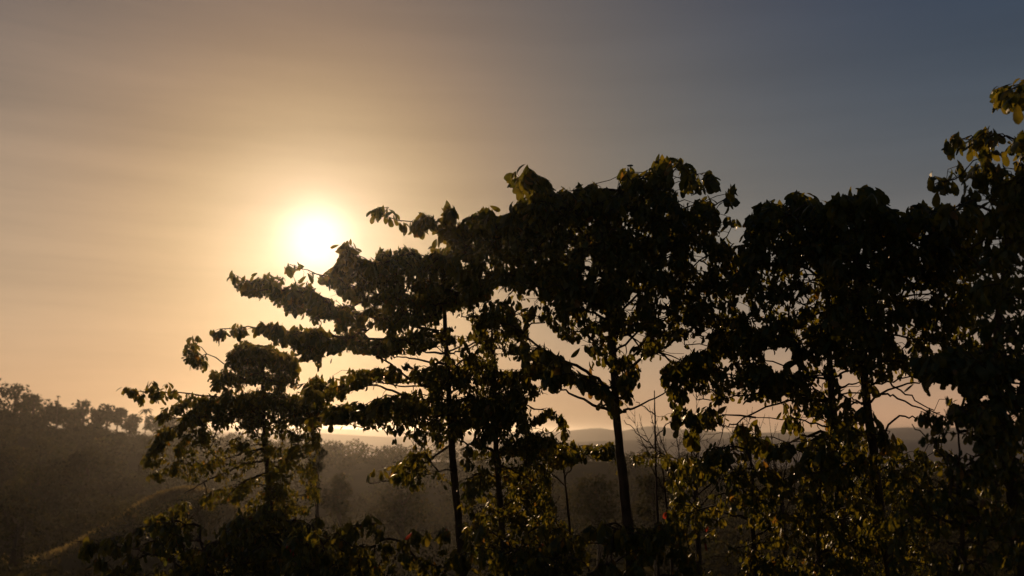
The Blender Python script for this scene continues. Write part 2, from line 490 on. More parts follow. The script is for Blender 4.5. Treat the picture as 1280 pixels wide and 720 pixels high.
def grow(name, label, D, trunk, paint, boughs, Rd=1.4, L=.2, nl=7, dens=1.0, group=None, tip=(-0.05, 1.3), twig_r=.0032,
         red=0, reach=1.0, npick=300, seed=1, keepgap=.06, trunk_sides=10, cat='tree', stem=.7, inner=.6, outer=1.02, clump=0.0):
    """one broad-leaved tree: trunk, branches, twigs, single leaves and the mass of its foliage.
    trunk/boughs: (px, py, width_px[, depth offset]) ; paint: (density, thickness or None, points)"""
    r_ = np.random.default_rng(seed)
    P = [at(p[0], p[1], D + (p[3] if len(p) > 3 else 0)) for p in trunk]
    rad = [p[2] / 2 * stem * D / FOC for p in trunk]
    zg = float(height(P[0][0], P[0][1])) - .15
    if P[0][2] > zg:
        d0 = (P[0] - P[1]) / -abs((P[0] - P[1])[2])          # keep leaning the way the stem leans
        foot = P[0] + d0 * (zg - P[0][2]) * -.0 + np.array([d0[0] * (zg - P[0][2]) * .5, 0, 0])
        foot[2] = zg
        P.insert(0, foot)
        rad.insert(0, rad[0] * 1.35)
    base_ = P[0].copy()
    root = thing(name, label, cat, base_, group)
    TP, TR = spline(P, rad, 26)
    TP[1:-1] += r_.normal(0, .004, (24, 3)) * [1, 1, 0]
    TR = TR * (1 + .04 * r_.normal(size=26))
    V, F = tubes([(TP, TR)], trunk_sides)
    mesh_obj('trunk', V, F, M_BARK, root)
    # skeleton nodes
    nodes = [TP[i] for i in range(4, 26)]
    nrad = [TR[i] for i in range(4, 26)]
    for bpts in boughs:
        dz = bpts[0] if not isinstance(bpts[0], tuple) else 0.0
        pts = [p for p in bpts if isinstance(p, tuple)]
        k = len(pts)
        Q = [at(p[0], p[1], D + dz * i / (k - 1)) for i, p in enumerate(pts)]
        # root the bough inside the trunk or the branch it comes from
        A = np.array(nodes)
        Q[0] = A[np.argmin(np.linalg.norm(A - Q[0], axis=1))] * .8 + Q[0] * .2
        w0, w1 = pts[0][2] if len(pts[0]) > 2 else 5, pts[-1][2] if len(pts[-1]) > 2 else 2
        rr = np.linspace(w0 * .8, w1 * .85, k) / 2 * D / FOC
        BP, BR = spline(Q, rr, max(8, k * 4))
        BP[1:-1] += r_.normal(0, .012, (len(BP) - 2, 3))
        V, F = tubes([(BP, BR)], 7)
        mesh_obj('branch', V, F, M_BARK, root)
        nodes += list(BP[2:])
        nrad += list(BR[2:])
    # leafy shoots: positions drawn from the painted crown
    den = np.zeros(CXX.shape)
    for d_, th, pts in paint:
        m = poly_mask(pts) if th is None else band_mask(th * .95, [(x, y - 2) for x, y in pts])
        if th is not None and len(pts) > 1:
            d_ = d_ * .66
        den[m] = np.maximum(den[m], d_)
    # ragged crown edge: the painted outline is shaken by a few pixels before it is filled
    wob = []
    for wl in (5, 5):
        z = r_.normal(size=CXX.shape)
        for _ in range(2):
            z = np.apply_along_axis(lambda v: np.convolve(v, np.ones(wl) / wl, 'same'), 0, z)
            z = np.apply_along_axis(lambda v: np.convolve(v, np.ones(wl) / wl, 'same'), 1, z)
        wob.append(z / z.std() * 1.25)
    II, JJ = np.indices(CXX.shape)
    den = den[np.clip((II + wob[0]).round().astype(int), 0, CH - 1), np.clip((JJ + wob[1]).round().astype(int), 0, CW - 1)]
    core = den > 0
    for sh in ((1, 0), (-1, 0), (0, 1), (0, -1)):
        core &= np.roll(den > 0, sh, (0, 1))
    den = den * np.where(core, 1.0, .35)
    allow = (den > 0) & ~gap
    den = den * ~gap
    solid = (den >= .97) & (not clump)
    # clumps and small openings between the shoots
    fld = np.zeros(CXX.shape)
    for wl, amp in ((3, 1.0), (7, .55)):
        z = r_.normal(size=CXX.shape)
        kx = np.ones(wl) / wl
        for _ in range(2):
            z = np.apply_along_axis(lambda v: np.convolve(v, kx, 'same'), 0, z)
            z = np.apply_along_axis(lambda v: np.convolve(v, kx, 'same'), 1, z)
        fld += amp * z / z.std()
    fld /= 1.14
    if clump:
        z = r_.normal(size=CXX.shape)
        for wl, ax_ in ((9, 0), (9, 0), (19, 1), (19, 1)):         # flat tiers of leaves
            z = np.apply_along_axis(lambda v: np.convolve(v, np.ones(wl) / wl, 'same'), ax_, z)
        fld += clump * z / z.std()
    den = den * np.clip(1.0 + fld * (.42 + .5 * (1 - den)) , .03, 2.2)
    px2m = D / FOC
    den = np.where(solid, np.maximum(den, .8) * 1.18, den)
    per_cell = den ** 1.7 * dens * (CELL * px2m) ** 2 * 370.0
    cnt = r_.poisson(per_cell)
    jj = np.repeat(np.arange(CXX.size), cnt.ravel())
    ax = CXX.ravel()[jj] + r_.uniform(-CELL, CELL, len(jj)) * .5
    ay = CYY.ravel()[jj] + r_.uniform(-CELL, CELL, len(jj)) * .5
    xs_ = np.array([p[0] for p in trunk])
    ys_ = np.array([p[1] for p in trunk])
    o_ = np.argsort(ys_)
    tx = np.interp(ay, ys_[o_], xs_[o_])
    side = np.abs(ax - tx)
    half = max(40.0, np.percentile(side, 98)) if len(side) else 40.0
    off = r_.uniform(-1, 1, len(ax)) * Rd * np.sqrt(np.clip(1 - (side / half) ** 2, .06, 1))
    A = np.array([at(x, y, D + o) for x, y, o in zip(ax, ay, off)])
    # connect every shoot to the nearest wood that is closer to the trunk
    order = np.argsort(side / half + np.abs(off) / Rd * .5)
    NP = np.empty((len(nodes) + len(A) * 1, 3))
    NP[:len(nodes)] = nodes
    n = len(nodes)
    n_sk = n
    par = np.full(len(NP), -1)
    for q in order:
        dlt = NP[:n] - A[q]
        dist = np.sqrt(dlt[:, 0] ** 2 + dlt[:, 1] ** 2 + (dlt[:, 2] * 1.5) ** 2) + (np.arange(n) < n_sk) * -.05
        k = int(np.argmin(dist))
        NP[n] = A[q]
        par[n] = k
        n += 1
    load = np.ones(len(NP))
    for k in range(n - 1, n_sk - 1, -1):
        if par[k] >= 0:
            load[par[k]] += load[k]
    paths = []
    for k in range(n_sk, n):
        a, b = NP[par[k]], NP[k]
        mid = (a + b) / 2 + r_.normal(0, .03, 3) * np.linalg.norm(b - a) * 2 + [0, 0, .02]
        r1 = twig_r * load[k] ** .38
        r0 = min(r1 * 1.25, twig_r * load[par[k]] ** .38 if par[k] >= n_sk else r1 * 1.4)
        paths.append((np.array([a, mid, b]), np.array([r0, (r0 + r1) / 2, r1 * .8])))
    if paths:
        V, F = tubes(paths, 4)
        mesh_obj('twigs', V, F, M_TWIG, root, 'stuff')
    # leaves: drooping whorls
    nleaf = r_.integers(nl - 2, nl + 3, len(A))
    ci = np.repeat(np.arange(len(A)), nleaf)
    n = len(ci)
    up_free = 1.0 - at_cell(ax, ay - 16, allow.astype(float))      # shoots reaching out of the crown
    lf_free = 1.0 - at_cell(ax - 16, ay, allow.astype(float))
    shoot = inner + (outer - inner) * np.clip(up_free + .6 * lf_free, 0, 1)
    az = r_.uniform(0, 2 * math.pi, n)
    pitch = -r_.uniform(tip[0], tip[1], n)
    roll = r_.normal(0, .45, n)
    ln = .88 * L * r_.uniform(.6, 1.15, n) * np.repeat(r_.uniform(.8, 1.15, len(A)) * shoot, nleaf)
    pos = A[ci] + r_.normal(0, .035, (n, 3)) * (L / .2)
    tm = r_.integers(0, len(TEMPL), n)
    Rm = leaf_rot(az, pitch, roll)
    TV = np.array([t[0] for t in TEMPL])[tm] * ln[:, None, None]
    WV = np.einsum('nij,nkj->nki', Rm, TV) + pos[:, None, :]
    tipx, tipy = proj(WV[:, 13])
    midx, midy = proj(WV[:, 5])
    allow_d = band_grow(band_grow(band_grow(allow))) & ~gap
    bad = at_cell(tipx, tipy, gap) | ~at_cell(midx, midy, allow_d)
    keep = ~bad | (r_.random(n) < keepgap)
    WV, tm, pos, ln, Rm, tipx, tipy, midx, midy = [v[keep] for v in (WV, tm, pos, ln, Rm, tipx, tipy, midx, midy)]
    n = len(WV)
    LEAFCOUNT.append((name, n))
    # the leaves that can be picked out one by one: where they lie loosest against what is behind
    cell = 12
    H = np.zeros((80, 130))
    hx = np.clip((midx / cell).astype(int), 0, 129)
    hy = np.clip((midy / cell).astype(int), 0, 79)
    np.add.at(H, (hy, hx), 1)
    Hs = H.copy()
    Hs[1:] += H[:-1] * .5
    Hs[:-1] += H[1:] * .5
    infr = (midx > 0) & (midx < 1280) & (midy > 0) & (midy < 720)
    score = Hs[hy, hx] + (~infr) * 1e4 + WV[:, 5, 1] * .6 - ln * 20
    pick = np.zeros(n, bool)
    pick[np.argsort(score)[:npick]] = infr[np.argsort(score)[:npick]]
    picks = np.where(pick)[0]
    reds = set(r_.choice(picks, min(red, len(picks)), replace=False).tolist()) if red and len(picks) else set()
    for q in picks:
        o = bpy.data.objects.new('leaf', (RED_MESH if q in reds else LEAF_MESH)[tm[q]])
        m4 = Matrix.Identity(4)
        for a in range(3):
            for b in range(3):
                m4[a][b] = Rm[q][a][b] * ln[q]
            m4[a][3] = pos[q][a] - base_[a]
        o.matrix_basis = m4
        o.parent = root
        COL.objects.link(o)
    rest = ~pick
    V = WV[rest].reshape(-1, 3)
    if len(V):
        F = (LT[None] + (np.arange(rest.sum()) * 14)[:, None, None]).reshape(-1, 3)
        mesh_obj('foliage', V, F, M_LEAF, root, 'stuff')
    return root
def band_grow(m):
    g = m.copy()
    for _ in range(1):
        h = g.copy()
        h[1:] |= g[:-1]
        h[:-1] |= g[1:]
        h[:, 1:] |= g[:, :-1]
        h[:, :-1] |= g[:, 1:]
        g = h
    return g
LEAFCOUNT = []
LEAF_MESH, RED_MESH = [], []
for lst, m in ((LEAF_MESH, M_LEAF), (RED_MESH, M_RED)):
    for V, T in TEMPL:
        o = mesh_obj('leaf', V, T, m)
        lst.append(o.data)
        bpy.data.objects.remove(o)

# ------------------------------------------------------------------ the row of trees
ROW = 'broad-leaved trees in a row along the slope'
grow('broadleaf_tree', 'smallest full tree at the far end of the row, crown below the glowing sun', 20,
 [(341,690,11),(337,620,9.5),(331,545,8),(328,480,6),(325,432,3)],
 [(1,None,[(262,468),(272,452),(284,445),(290,434),(305,424),(330,432),(352,440),(372,448),(378,462),(372,480),(350,486),(320,480),(290,486),(268,480)]),
  (1,7,[(168,491),(190,489),(215,494),(258,496)]),
  (1,None,[(235,500),(262,492),(300,488),(350,488),(400,496),(425,508),(425,522),(390,530),(340,530),(290,525),(250,528),(225,522)]),
  (1,8,[(201,519),(225,518),(245,515)]), (1,9,[(200,558),(207,545),(225,535),(250,530)]),
  (.9,9,[(228,436),(233,448),(245,455),(262,462)]), (.9,4,[(241,428),(252,426)]),
  (.62,None,[(225,530),(300,525),(400,530),(414,556),(392,585),(402,620),(380,650),(370,700),(300,700),(285,650),(300,600),(250,600),(215,590),(225,560)]),
  (.55,12,[(183,578),(205,585),(235,585)]), (.5,11,[(195,568),(240,560),(290,560)]),
  (.5,12,[(200,645),(250,630),(290,620)]), (.55,10,[(185,655),(240,655)]), (.9,9,[(380,556),(438,553)]),
  (.85,12,[(340,510),(400,520),(455,515)]), (.7,9,[(375,535),(395,560)])],
 [[-.3,(331,560,3.4),(300,567),(262,580,1.6)], [.3,(331,571,3.6),(300,583),(260,600),(230,617,1.4)], [-.6,(333,592,3),(300,605),(275,632,1.4)],
  [.5,(333,600,2.6),(352,598),(372,590,1.4)], [0,(328,500,3.5),(280,498),(230,492),(172,489,1.2)], [.4,(328,510,3.5),(270,520),(210,522,1.2)],
  [-.2,(327,470,3),(290,460),(243,430,1.0)], [.2,(330,530,3.5),(370,524),(430,515,1.5)]],
 Rd=1.7, L=.185, group=ROW, seed=11, dens=1.1)
grow('broadleaf_tree', 'tree standing right in front of the sun, long tiered branches reaching left', 16,
 [(577,700,15),(570,620,13.5),(565,560,12),(560,480,10),(556,400,7.5),(553,350,5),(552,325,3)],
 [(1,None,[(430,300),(440,303),(452,310),(470,318),(480,314),(498,314),(508,319),(522,316),(536,323),(542,317),(560,317),(570,323),(590,326),(620,335),(640,345),(655,365),(640,378),(600,372),(590,385),(560,385),(530,400),(490,395),(450,380),(425,365),(410,345),(425,325)]),
  (1,9,[(360,332),(372,334),(395,344),(420,350)]), (1,12,[(292,352),(320,354),(350,362),(385,368),(420,382)]), (.9,6,[(313,372),(328,376)]),
  (1,None,[(340,355),(400,365),(440,385),(520,395),(500,410),(470,405),(440,402),(380,400),(362,385)]),
  (1,8,[(273,413),(300,412),(330,410)]),
  (1,None,[(320,410),(335,405),(375,408),(440,412),(500,420),(530,415),(545,430),(520,445),(480,445),(440,438),(400,445),(370,440),(345,425)]),
  (.6,None,[(365,440),(440,440),(425,470),(380,470)]),
  (.95,None,[(380,480),(430,468),(480,462),(488,468),(470,480),(440,490),(400,500),(380,495)]), (.8,5,[(440,445),(468,450)]),
  (1,None,[(455,505),(475,494),(500,489),(520,497),(560,497),(600,494),(640,492),(660,505),(655,530),(620,540),(560,540),(500,535),(440,540),(400,525),(420,510)]),
  (1,None,[(510,470),(515,456),(550,453),(560,460),(558,478),(540,480)]), (1,None,[(567,460),(575,446),(600,444),(618,455),(618,475),(590,472),(570,478)]),
  (.85,None,[(530,395),(600,385),(640,390),(650,410),(660,430),(640,445),(610,440),(580,430),(530,430)]),
  (.55,None,[(470,540),(560,540),(560,610),(520,620),(490,600)]), (.8,9,[(450,582),(470,575),(500,560)]), (.8,10,[(460,604),(500,600),(540,590)]),
  (.9,10,[(440,530),(480,555),(520,550)]), (.5,None,[(430,395),(660,395),(665,500),(430,500)]), (.5,None,[(380,520),(470,540),(480,600),(440,600)])],
 [[.3,(556,443,4),(530,440),(500,436,1.5)], [-.4,(556,453,4),(520,448),(493,447,1.6)], [.5,(560,484,4),(520,483),(470,478,1.6)],
  [-.5,(560,488,5),(520,478),(480,450),(430,430,1.4)], [-.2,(562,505,5),(500,492),(460,482),(400,492,1.4)], [.4,(556,450,3),(580,438),(610,425,1.3)],
  [0,(556,410,5),(480,400),(400,380),(340,358),(290,350,1.2)], [.3,(557,425,5),(480,425),(400,418),(330,410),(275,411,1.2)],
  [-.3,(554,370,4),(500,350),(450,330),(432,305,1.2)], [.2,(555,385,4),(480,370),(420,350),(362,330,1.1)], [.4,(566,560,4),(530,580),(500,600),(462,604,1.4)],
  [.3,(558,440,3),(600,420),(645,400,1.3)]],
 Rd=2.2, L=.2, group=ROW, seed=12)
grow('broadleaf_tree', 'slender tree just right of the tree before the sun, its crown mostly lower', 15,
 [(630,700,12),(624,620,11),(620,560,10),(618,500,8.5),(616,440,5),(614,400,3)],
 [(.85,None,[(636,458),(660,448),(680,442),(700,460),(695,490),(660,500),(636,500)]), (.95,None,[(590,500),(660,500),(668,530),(700,540),(690,570),(650,600),(600,570)]),
  (.95,9,[(675,521),(695,516),(706,526)]), (.8,5,[(665,504),(682,509)]), (.26,None,[(576,560),(720,560),(715,600),(690,700),(586,700)]),
  (.8,10,[(590,560),(610,545),(640,540)]), (.7,10,[(660,600),(685,610)]), (.6,10,[(580,625),(605,615)])],
 [[.4,(624,586,4),(650,592),(672,612),(700,660,1.8)], [-.4,(621,560,5),(598,556),(575,552,2)], [.3,(622,560,4),(650,558),(690,540,1.5)],
  [-.3,(624,600,3),(600,592),(578,600,1.5)], [.2,(619,510,4),(650,505),(690,516,1.4)], [0,(619,490,4),(650,475),(690,455,1.5)]],
 Rd=1.5, L=.19, group=ROW, seed=13)
grow('broadleaf_tree', 'tallest middle tree with a thick bare trunk and branches forking over the pale sky', 13,
 [(795,760,24),(786,665,21),(779,600,19),(773,545,17),(769,500,15.5),(767,450,13.5),(763,390,10),(758,320,7),(756,255,4)],
 [(1,None,[(642,220),(652,212),(680,216),(692,232),(720,228),(742,227),(760,238),(776,234),(778,224),(790,208),(812,204),(825,208),(838,198),(852,196),(860,208),(853,222),(845,238),(858,252),(888,252),(898,264),(903,276),(893,290),(880,300),(860,330),(870,350),(850,370),(800,375),(760,380),(720,372),(680,370),(640,350),(600,335),(575,315),(560,305),(550,297),(562,292),(587,278),(592,267),(625,265),(640,265),(650,255),(670,253),(664,242),(648,232)]),
  (1,9,[(474,267),(495,270)]), (.9,6,[(495,272),(513,281)]), (1,8,[(526,274),(540,277)]), (1,7,[(553,263),(565,264)]), (.95,9,[(545,285),(575,291)]),
  (.9,None,[(550,297),(600,300),(600,330),(580,335),(564,318)]), (1,11,[(863,226),(878,221)]), (1,6,[(890,236)]), (.95,8,[(913,245),(922,246)]), (.95,6,[(916,275)]),
  (.6,None,[(860,300),(910,285),(935,300),(930,420),(880,400),(855,360)]),
  (.8,None,[(640,345),(760,375),(860,365),(900,390),(910,420),(860,430),(800,420),(740,420),(700,400),(655,392)]),
  (.95,None,[(770,395),(800,390),(840,395),(850,410),(790,412)]), (.9,7,[(692,412),(718,422)]), (.95,9,[(695,462),(720,470),(745,484),(766,494)]),
  (.75,None,[(775,440),(800,430),(830,425),(820,440),(800,470),(810,500),(780,500)]), (.9,6,[(704,504)]), (.8,8,[(760,502),(795,512)]),
  (.9,8,[(680,462),(720,480)]), (.9,9,[(730,400),(770,410)]), (.5,None,[(640,350),(930,350),(935,430),(890,470),(820,450),(640,450)]), (.5,None,[(560,330),(660,350),(660,400),(600,400)])],
 [[-.2,(769,496,6),(735,465),(705,452),(665,427),(640,408),(610,396,2)], [.3,(766,462,6.5),(748,437),(733,413),(715,390),(697,365,2.5)],
  [.3,(771,522,5.5),(735,503),(705,488),(690,484,1.6)], [-.3,(772,476,6),(800,450),(835,432),(865,412,2)], [-.5,(773,522,5),(785,512),(798,507),(835,488,1.8)],
  [.4,(766,428,4),(730,415),(690,407,1.5)], [-.4,(764,408,5),(735,388),(705,368,2)], [.5,(768,425,4.5),(795,415),(825,405,1.6)],
  [.2,(769,442,4),(800,410),(820,375),(850,350,1.6)], [-.3,(768,470,4),(795,440),(815,410),(845,390,1.5)], [0,(760,340,5),(700,320),(640,300),(560,290),(478,268,1.2)],
  [.4,(759,330,5),(720,280),(690,245),(655,222,1.4)], [-.5,(758,310,4),(800,270),(830,230),(850,205,1.4)], [0,(760,350,5),(820,310),(870,270),(895,256),(916,240,1)],
  [.6,(762,370,4),(680,350),(600,325,1.5)], [.2,(764,390,4),(820,350),(870,330),(905,300),(918,274,1)], [-.2,(768,420,3),(735,428,1.2)]],
 Rd=2.4, L=.215, group=ROW, stem=.62, seed=14, trunk_sides=14)
grow('broadleaf_tree', 'left one of the two close-set trees, its tiers spreading over thin bare branches', 11.8,
 [(1060,720,17),(1050,640,15.5),(1045,560,14),(1040,500,12.5),(1036,440,10),(1033,350,7),(1015,262,3.5)],
 [(1,None,[(934,278),(945,258),(958,251),(972,250),(988,255),(992,246),(1000,241),(1018,241),(1032,253),(1045,260),(1045,330),(960,335),(920,322),(927,300)]),
  (.7,None,[(905,330),(1045,335),(1045,400),(980,398),(930,388),(915,360)]), (.9,None,[(885,406),(920,409),(960,404),(1035,400),(1040,430),(990,440),(930,434),(880,430)]),
  (.8,None,[(832,466),(845,450),(870,440),(920,432),(955,445),(950,470),(900,480),(860,490),(840,500),(827,482)]),
  (.8,None,[(845,492),(900,482),(960,468),(1030,462),(1030,490),(980,500),(900,505)]), (.8,None,[(858,522),(890,505),(935,500),(905,530),(872,545)]),
  (.7,9,[(838,528),(850,518)]), (.75,None,[(975,520),(1010,500),(1045,500),(1045,560),(990,555)]), (.85,8,[(918,530),(942,528)]), (.7,7,[(955,515),(975,505)]),
  (.8,8,[(930,545),(960,555)]), (.55,None,[(865,350),(1060,350),(1070,440),(960,480),(850,480)]), (.4,None,[(960,480),(1070,440),(1070,560),(980,560)])],
 [[.3,(1038,480,4),(1000,470),(940,470),(850,462,1.5)], [-.3,(1042,478,4),(1060,463),(1078,455,1.6)], [.2,(1042,486,3.5),(1064,480),(1084,481,1.6)],
  [.4,(1040,420,5),(980,410),(920,415),(886,418,1.5)], [-.4,(1040,500,4),(990,492),(920,495),(870,500,1.4)], [0,(1036,400,4),(985,402),(940,398),(900,400,1.2)],
  [.3,(1045,530,3.5),(1000,525),(945,522,1.3)], [-.5,(1042,510,4),(985,500),(920,528),(905,534,1.3)], [.4,(1036,350,5),(990,320),(940,275,1.5)],
  [-.6,(1045,552,3.4),(1010,545),(980,560),(940,600,1.4)]],
 Rd=1.9, L=.21, group=ROW, stem=.68, seed=15)
grow('broadleaf_tree', 'right one of the two close-set trees, arching bare branches showing against pale sky', 11,
 [(1114,720,18),(1102,650,17),(1092,570,16),(1083,500,15),(1078,430,12.5),(1072,340,9),(1070,262,4)],
 [(1,None,[(1034,255),(1048,246),(1070,244),(1090,245),(1102,255),(1112,261),(1135,261),(1150,250),(1165,255),(1200,253),(1225,264),(1225,345),(1180,352),(1130,350),(1080,345),(1035,335)]),
  (.9,None,[(1035,330),(1220,345),(1230,380),(1230,440),(1160,440),(1110,430),(1040,400)]), (.7,None,[(1040,400),(1120,420),(1150,440),(1130,470),(1080,470),(1040,460)]),
  (.8,9,[(1128,472),(1150,482)]), (.8,7,[(1120,508),(1126,500)]), (.5,None,[(1050,500),(1082,500),(1100,530),(1110,560),(1050,560)]), (.6,None,[(1095,440),(1240,430),(1240,480),(1150,490),(1100,470)]), (.4,None,[(1050,440),(1095,440),(1095,500),(1050,500)]), (.8,8,[(1150,480),(1190,490)]), (.6,8,[(1105,500),(1118,512)]), (.5,5,[(1120,495),(1126,500)]), (.7,8,[(1100,545),(1125,552)])],
 [[-.2,(1084,498,4),(1110,488),(1150,477),(1160,474,1.6)], [.3,(1084,484,3.6),(1112,476),(1155,470,1.6)], [-.3,(1086,494,4),(1112,493),(1145,510),(1175,516,1.6)],
  [.2,(1083,478,4),(1105,476),(1130,492),(1168,513,1.7)], [.3,(1083,500,4),(1062,505),(1040,540,1.6)], [-.3,(1086,510,3),(1065,498),(1048,494,1.6)],
  [.5,(1074,380,5),(1130,370),(1200,360,1.6)], [-.4,(1074,400,5),(1120,420),(1180,430,1.6)], [0,(1072,330,5),(1120,300),(1190,275,1.6)],
  [-.5,(1090,560,4),(1118,524),(1140,523),(1156,522,1.4)]],
 Rd=1.9, L=.21, group=ROW, stem=.68, seed=16)
grow('broadleaf_tree', 'nearest tree cut off by the right edge of the view, sparse young top sprays', 8.6,
 [(1280,740,26),(1268,640,22),(1256,540,19),(1246,480,16),(1248,400,13),(1262,300,10),(1290,180,7),(1300,100,4)],
 [(1.3,11,[(1254,120),(1300,116)]), (1.3,10,[(1199,177),(1224,174)]), (.95,None,[(1264,152),(1372,142),(1372,195),(1245,203),(1250,185)]),
  (1.35,11,[(1164,234),(1190,227)]), (1.3,10,[(1197,217),(1226,207)]), (.95,None,[(1225,195),(1372,178),(1372,440),(1225,430),(1222,380),(1225,300),(1212,285),(1225,240)]),
  (1,9,[(1210,242),(1252,240)]), (1,9,[(1185,262),(1212,262)]), (1,None,[(1150,442),(1372,430),(1372,495),(1240,502),(1200,497),(1150,478)]), (.9,9,[(1150,450),(1200,440)]),
  (.8,None,[(1220,500),(1372,490),(1372,560),(1215,560)])],
 [[.2,(1296,172,4),(1260,172),(1230,170),(1200,174,1.5)], [-.2,(1270,250,5),(1240,225),(1200,222),(1164,232,1.6)], [.3,(1248,470,7),(1215,462),(1170,462,2)],
  [-.3,(1250,380,6),(1220,330),(1190,300,2)], [0,(1300,130,4),(1275,122),(1252,118,1.5)], [-.3,(1264,300,6),(1240,262),(1205,256),(1185,262,2)]],
 Rd=1.3, L=.19, group=ROW, stem=.68, seed=17, dens=1.1)
# ------------------------------------------------------------------ lower trees and shrubs under and between them
LOW = 'young trees and shrubs under the row of trees'
grow('young_tree', 'young tree with a thin straight stem in the thicket left of the close-set pair', 10.8,
 [(944,760,7),(942,680,6),(940,600,5),(938,560,2.5)],
 [(.75,None,[(850,580),(880,568),(920,558),(960,562),(975,600),(985,740),(850,740),(835,650)]), (.95,12,[(870,580),(920,570)]), (.9,12,[(860,625),(930,620)]), (.9,11,[(900,660),(960,655)]), (.85,10,[(850,690),(900,695)])],
 [[.3,(941,620,3),(905,600),(868,585,1.4)], [-.3,(942,650,3),(900,640),(855,640,1.4)], [.4,(942,670,3),(965,655),(980,630,1.3)]],
 Rd=1.5, L=.13, group=LOW, dens=.62, clump=.8, inner=.85, outer=1.1, seed=21, tip=(.2, 1.4), red=3)
grow('young_tree', 'dense dark young tree filling the space below the left close-set trunk', 10.3,
 [(1020,760,7),(1022,680,6),(1025,620,5),(1028,570,2.5)],
 [(.75,None,[(955,565),(1000,555),(1060,560),(1100,565),(1110,740),(965,740)]), (.95,12,[(960,600),(1000,610)]), (.95,11,[(1040,580),(1090,585)]), (.9,12,[(990,650),(1060,655)])],
 [[.3,(1025,640,3),(990,620),(965,600,1.4)], [-.3,(1024,660,3),(1050,650),(1080,640,1.4)], [.2,(1030,720,4),(1000,690),(985,730,2)]],
 Rd=1.6, L=.135, group=LOW, dens=.62, clump=.8, inner=.85, outer=1.1, seed=22, tip=(.2, 1.4))
grow('young_tree', 'broad olive-leaved young tree low at the right, full of small sun glints', 8.2,
 [(1210,780,9),(1205,700,8),(1200,620,6),(1198,540,3)],
 [(.8,None,[(1110,575),(1130,560),(1140,535),(1165,515),(1200,505),(1230,500),(1365,520),(1365,740),(1110,740)]), (.95,12,[(1140,530),(1200,512),(1270,510)]), (1,13,[(1150,560),(1240,555)]),
  (.95,12,[(1130,600),(1200,610)]), (.95,12,[(1220,600),(1280,590)]), (.9,11,[(1150,650),(1220,650)])],
 [[.3,(1200,600,4),(1170,560),(1140,530,1.5)], [-.3,(1200,590,4),(1235,560),(1270,545,1.5)], [.3,(1204,660,4),(1160,640),(1130,640,1.5)], [0,(1206,680,4),(1240,650),(1275,640,1.5)]],
 Rd=1.4, L=.12, group=LOW, dens=.62, clump=.8, inner=.85, outer=1.1, seed=23, tip=(.2, 1.4), red=2)
grow('shrub', 'dark shrub at the foot of the thick middle trunk, low in the view', 9.5,
 [(760,800,7),(762,740,6),(765,690,3)],
 [(.85,None,[(655,700),(690,675),(735,655),(770,650),(800,665),(845,640),(860,660),(865,740),(650,740)]), (1,12,[(740,665),(790,680)]), (1,12,[(690,700),(830,700)])],
 [[.3,(762,730,3),(720,700),(690,690,1.4)], [-.3,(762,730,3),(810,700),(840,670,1.4)]],
 Rd=.9, L=.14, group=LOW, dens=.62, clump=.8, inner=.85, outer=1.1, seed=24, tip=(.2, 1.4), cat='shrub')
grow('shrub', 'shrub with a few red young leaves low between the two left trunks', 11,
 [(455,800,7),(452,740,6),(448,690,3)],
 [(.75,None,[(355,680),(380,655),(410,645),(470,650),(500,668),(560,650),(590,690),(590,740),(350,740)]), (.8,9,[(385,652),(425,658)]), (.7,8,[(440,662),(490,650)]), (.9,11,[(370,700),(470,695)]), (.8,9,[(520,690),(565,680)]),
  (.7,6,[(468,645),(470,662)])],
 [[.3,(452,730,3),(410,690),(390,655,1.4)], [-.3,(452,730,3),(470,690),(470,648,1.4)]],
 Rd=1.1, L=.15, group=LOW, dens=.62, clump=.8, inner=.85, outer=1.1, seed=25, tip=(.2, 1.4), red=9, cat='shrub')
grow('shrub', 'long-armed shrub reaching left over the dark valley at lower left', 12,
 [(262,800,7),(260,740,6),(255,690,3)],
 [(.75,None,[(95,690),(120,675),(180,662),(230,655),(300,655),(350,670),(355,740),(130,740)]), (.9,8,[(88,678),(130,680),(170,680)]), (.7,8,[(110,695),(150,700)]), (.95,12,[(200,685),(300,690)]), (.8,9,[(170,665),(220,650)])],
 [[.3,(258,730,3),(200,695),(130,680),(90,676,1.2)], [-.3,(258,730,3),(300,700),(330,680,1.4)]],
 Rd=1.1, L=.15, group=LOW, dens=.62, clump=.8, inner=.85, outer=1.1, seed=26, tip=(.2, 1.4), red=2, cat='shrub')
grow('young_tree', 'slim young tree glowing olive between the slender trunk and the thick one', 17,
 [(716,720,5),(712,660,4.5),(706,600,3.5),(700,552,2)],
 [(.8,None,[(640,560),(690,545),(740,548),(762,556),(768,580),(730,572),(700,590),(660,590)]), (.9,8,[(700,552),(755,560)]), (.55,None,[(645,640),(720,650),(740,700),(650,740)]), (.7,8,[(760,565),(768,600)]),
  (.5,8,[(690,660),(730,670)])],
 [[.2,(706,600,2.4),(725,570),(760,562,1.1)], [-.2,(706,610,2.4),(680,585),(650,575,1.1)]],
 Rd=1.2, L=.16, group=LOW, dens=.62, clump=.8, inner=.85, outer=1.1, seed=27, red=1)
grow('young_tree', 'leafy young tree right behind the thick middle trunk', 16,
 [(842,740,6),(838,680,5),(832,620,4),(826,570,2)],
 [(.65,None,[(800,568),(840,570),(870,580),(870,700),(830,700),(836,640),(828,590),(800,580)]), (.8,8,[(796,572),(850,580)]), (.8,10,[(850,600),(860,650)])],
 [[.2,(832,620,2.4),(815,585),(790,575,1.1)], [-.2,(832,610,2.4),(850,585),(865,580,1.1)]],
 Rd=1.2, L=.16, group=LOW, dens=.62, clump=.8, inner=.85, outer=1.1, seed=28, red=2)
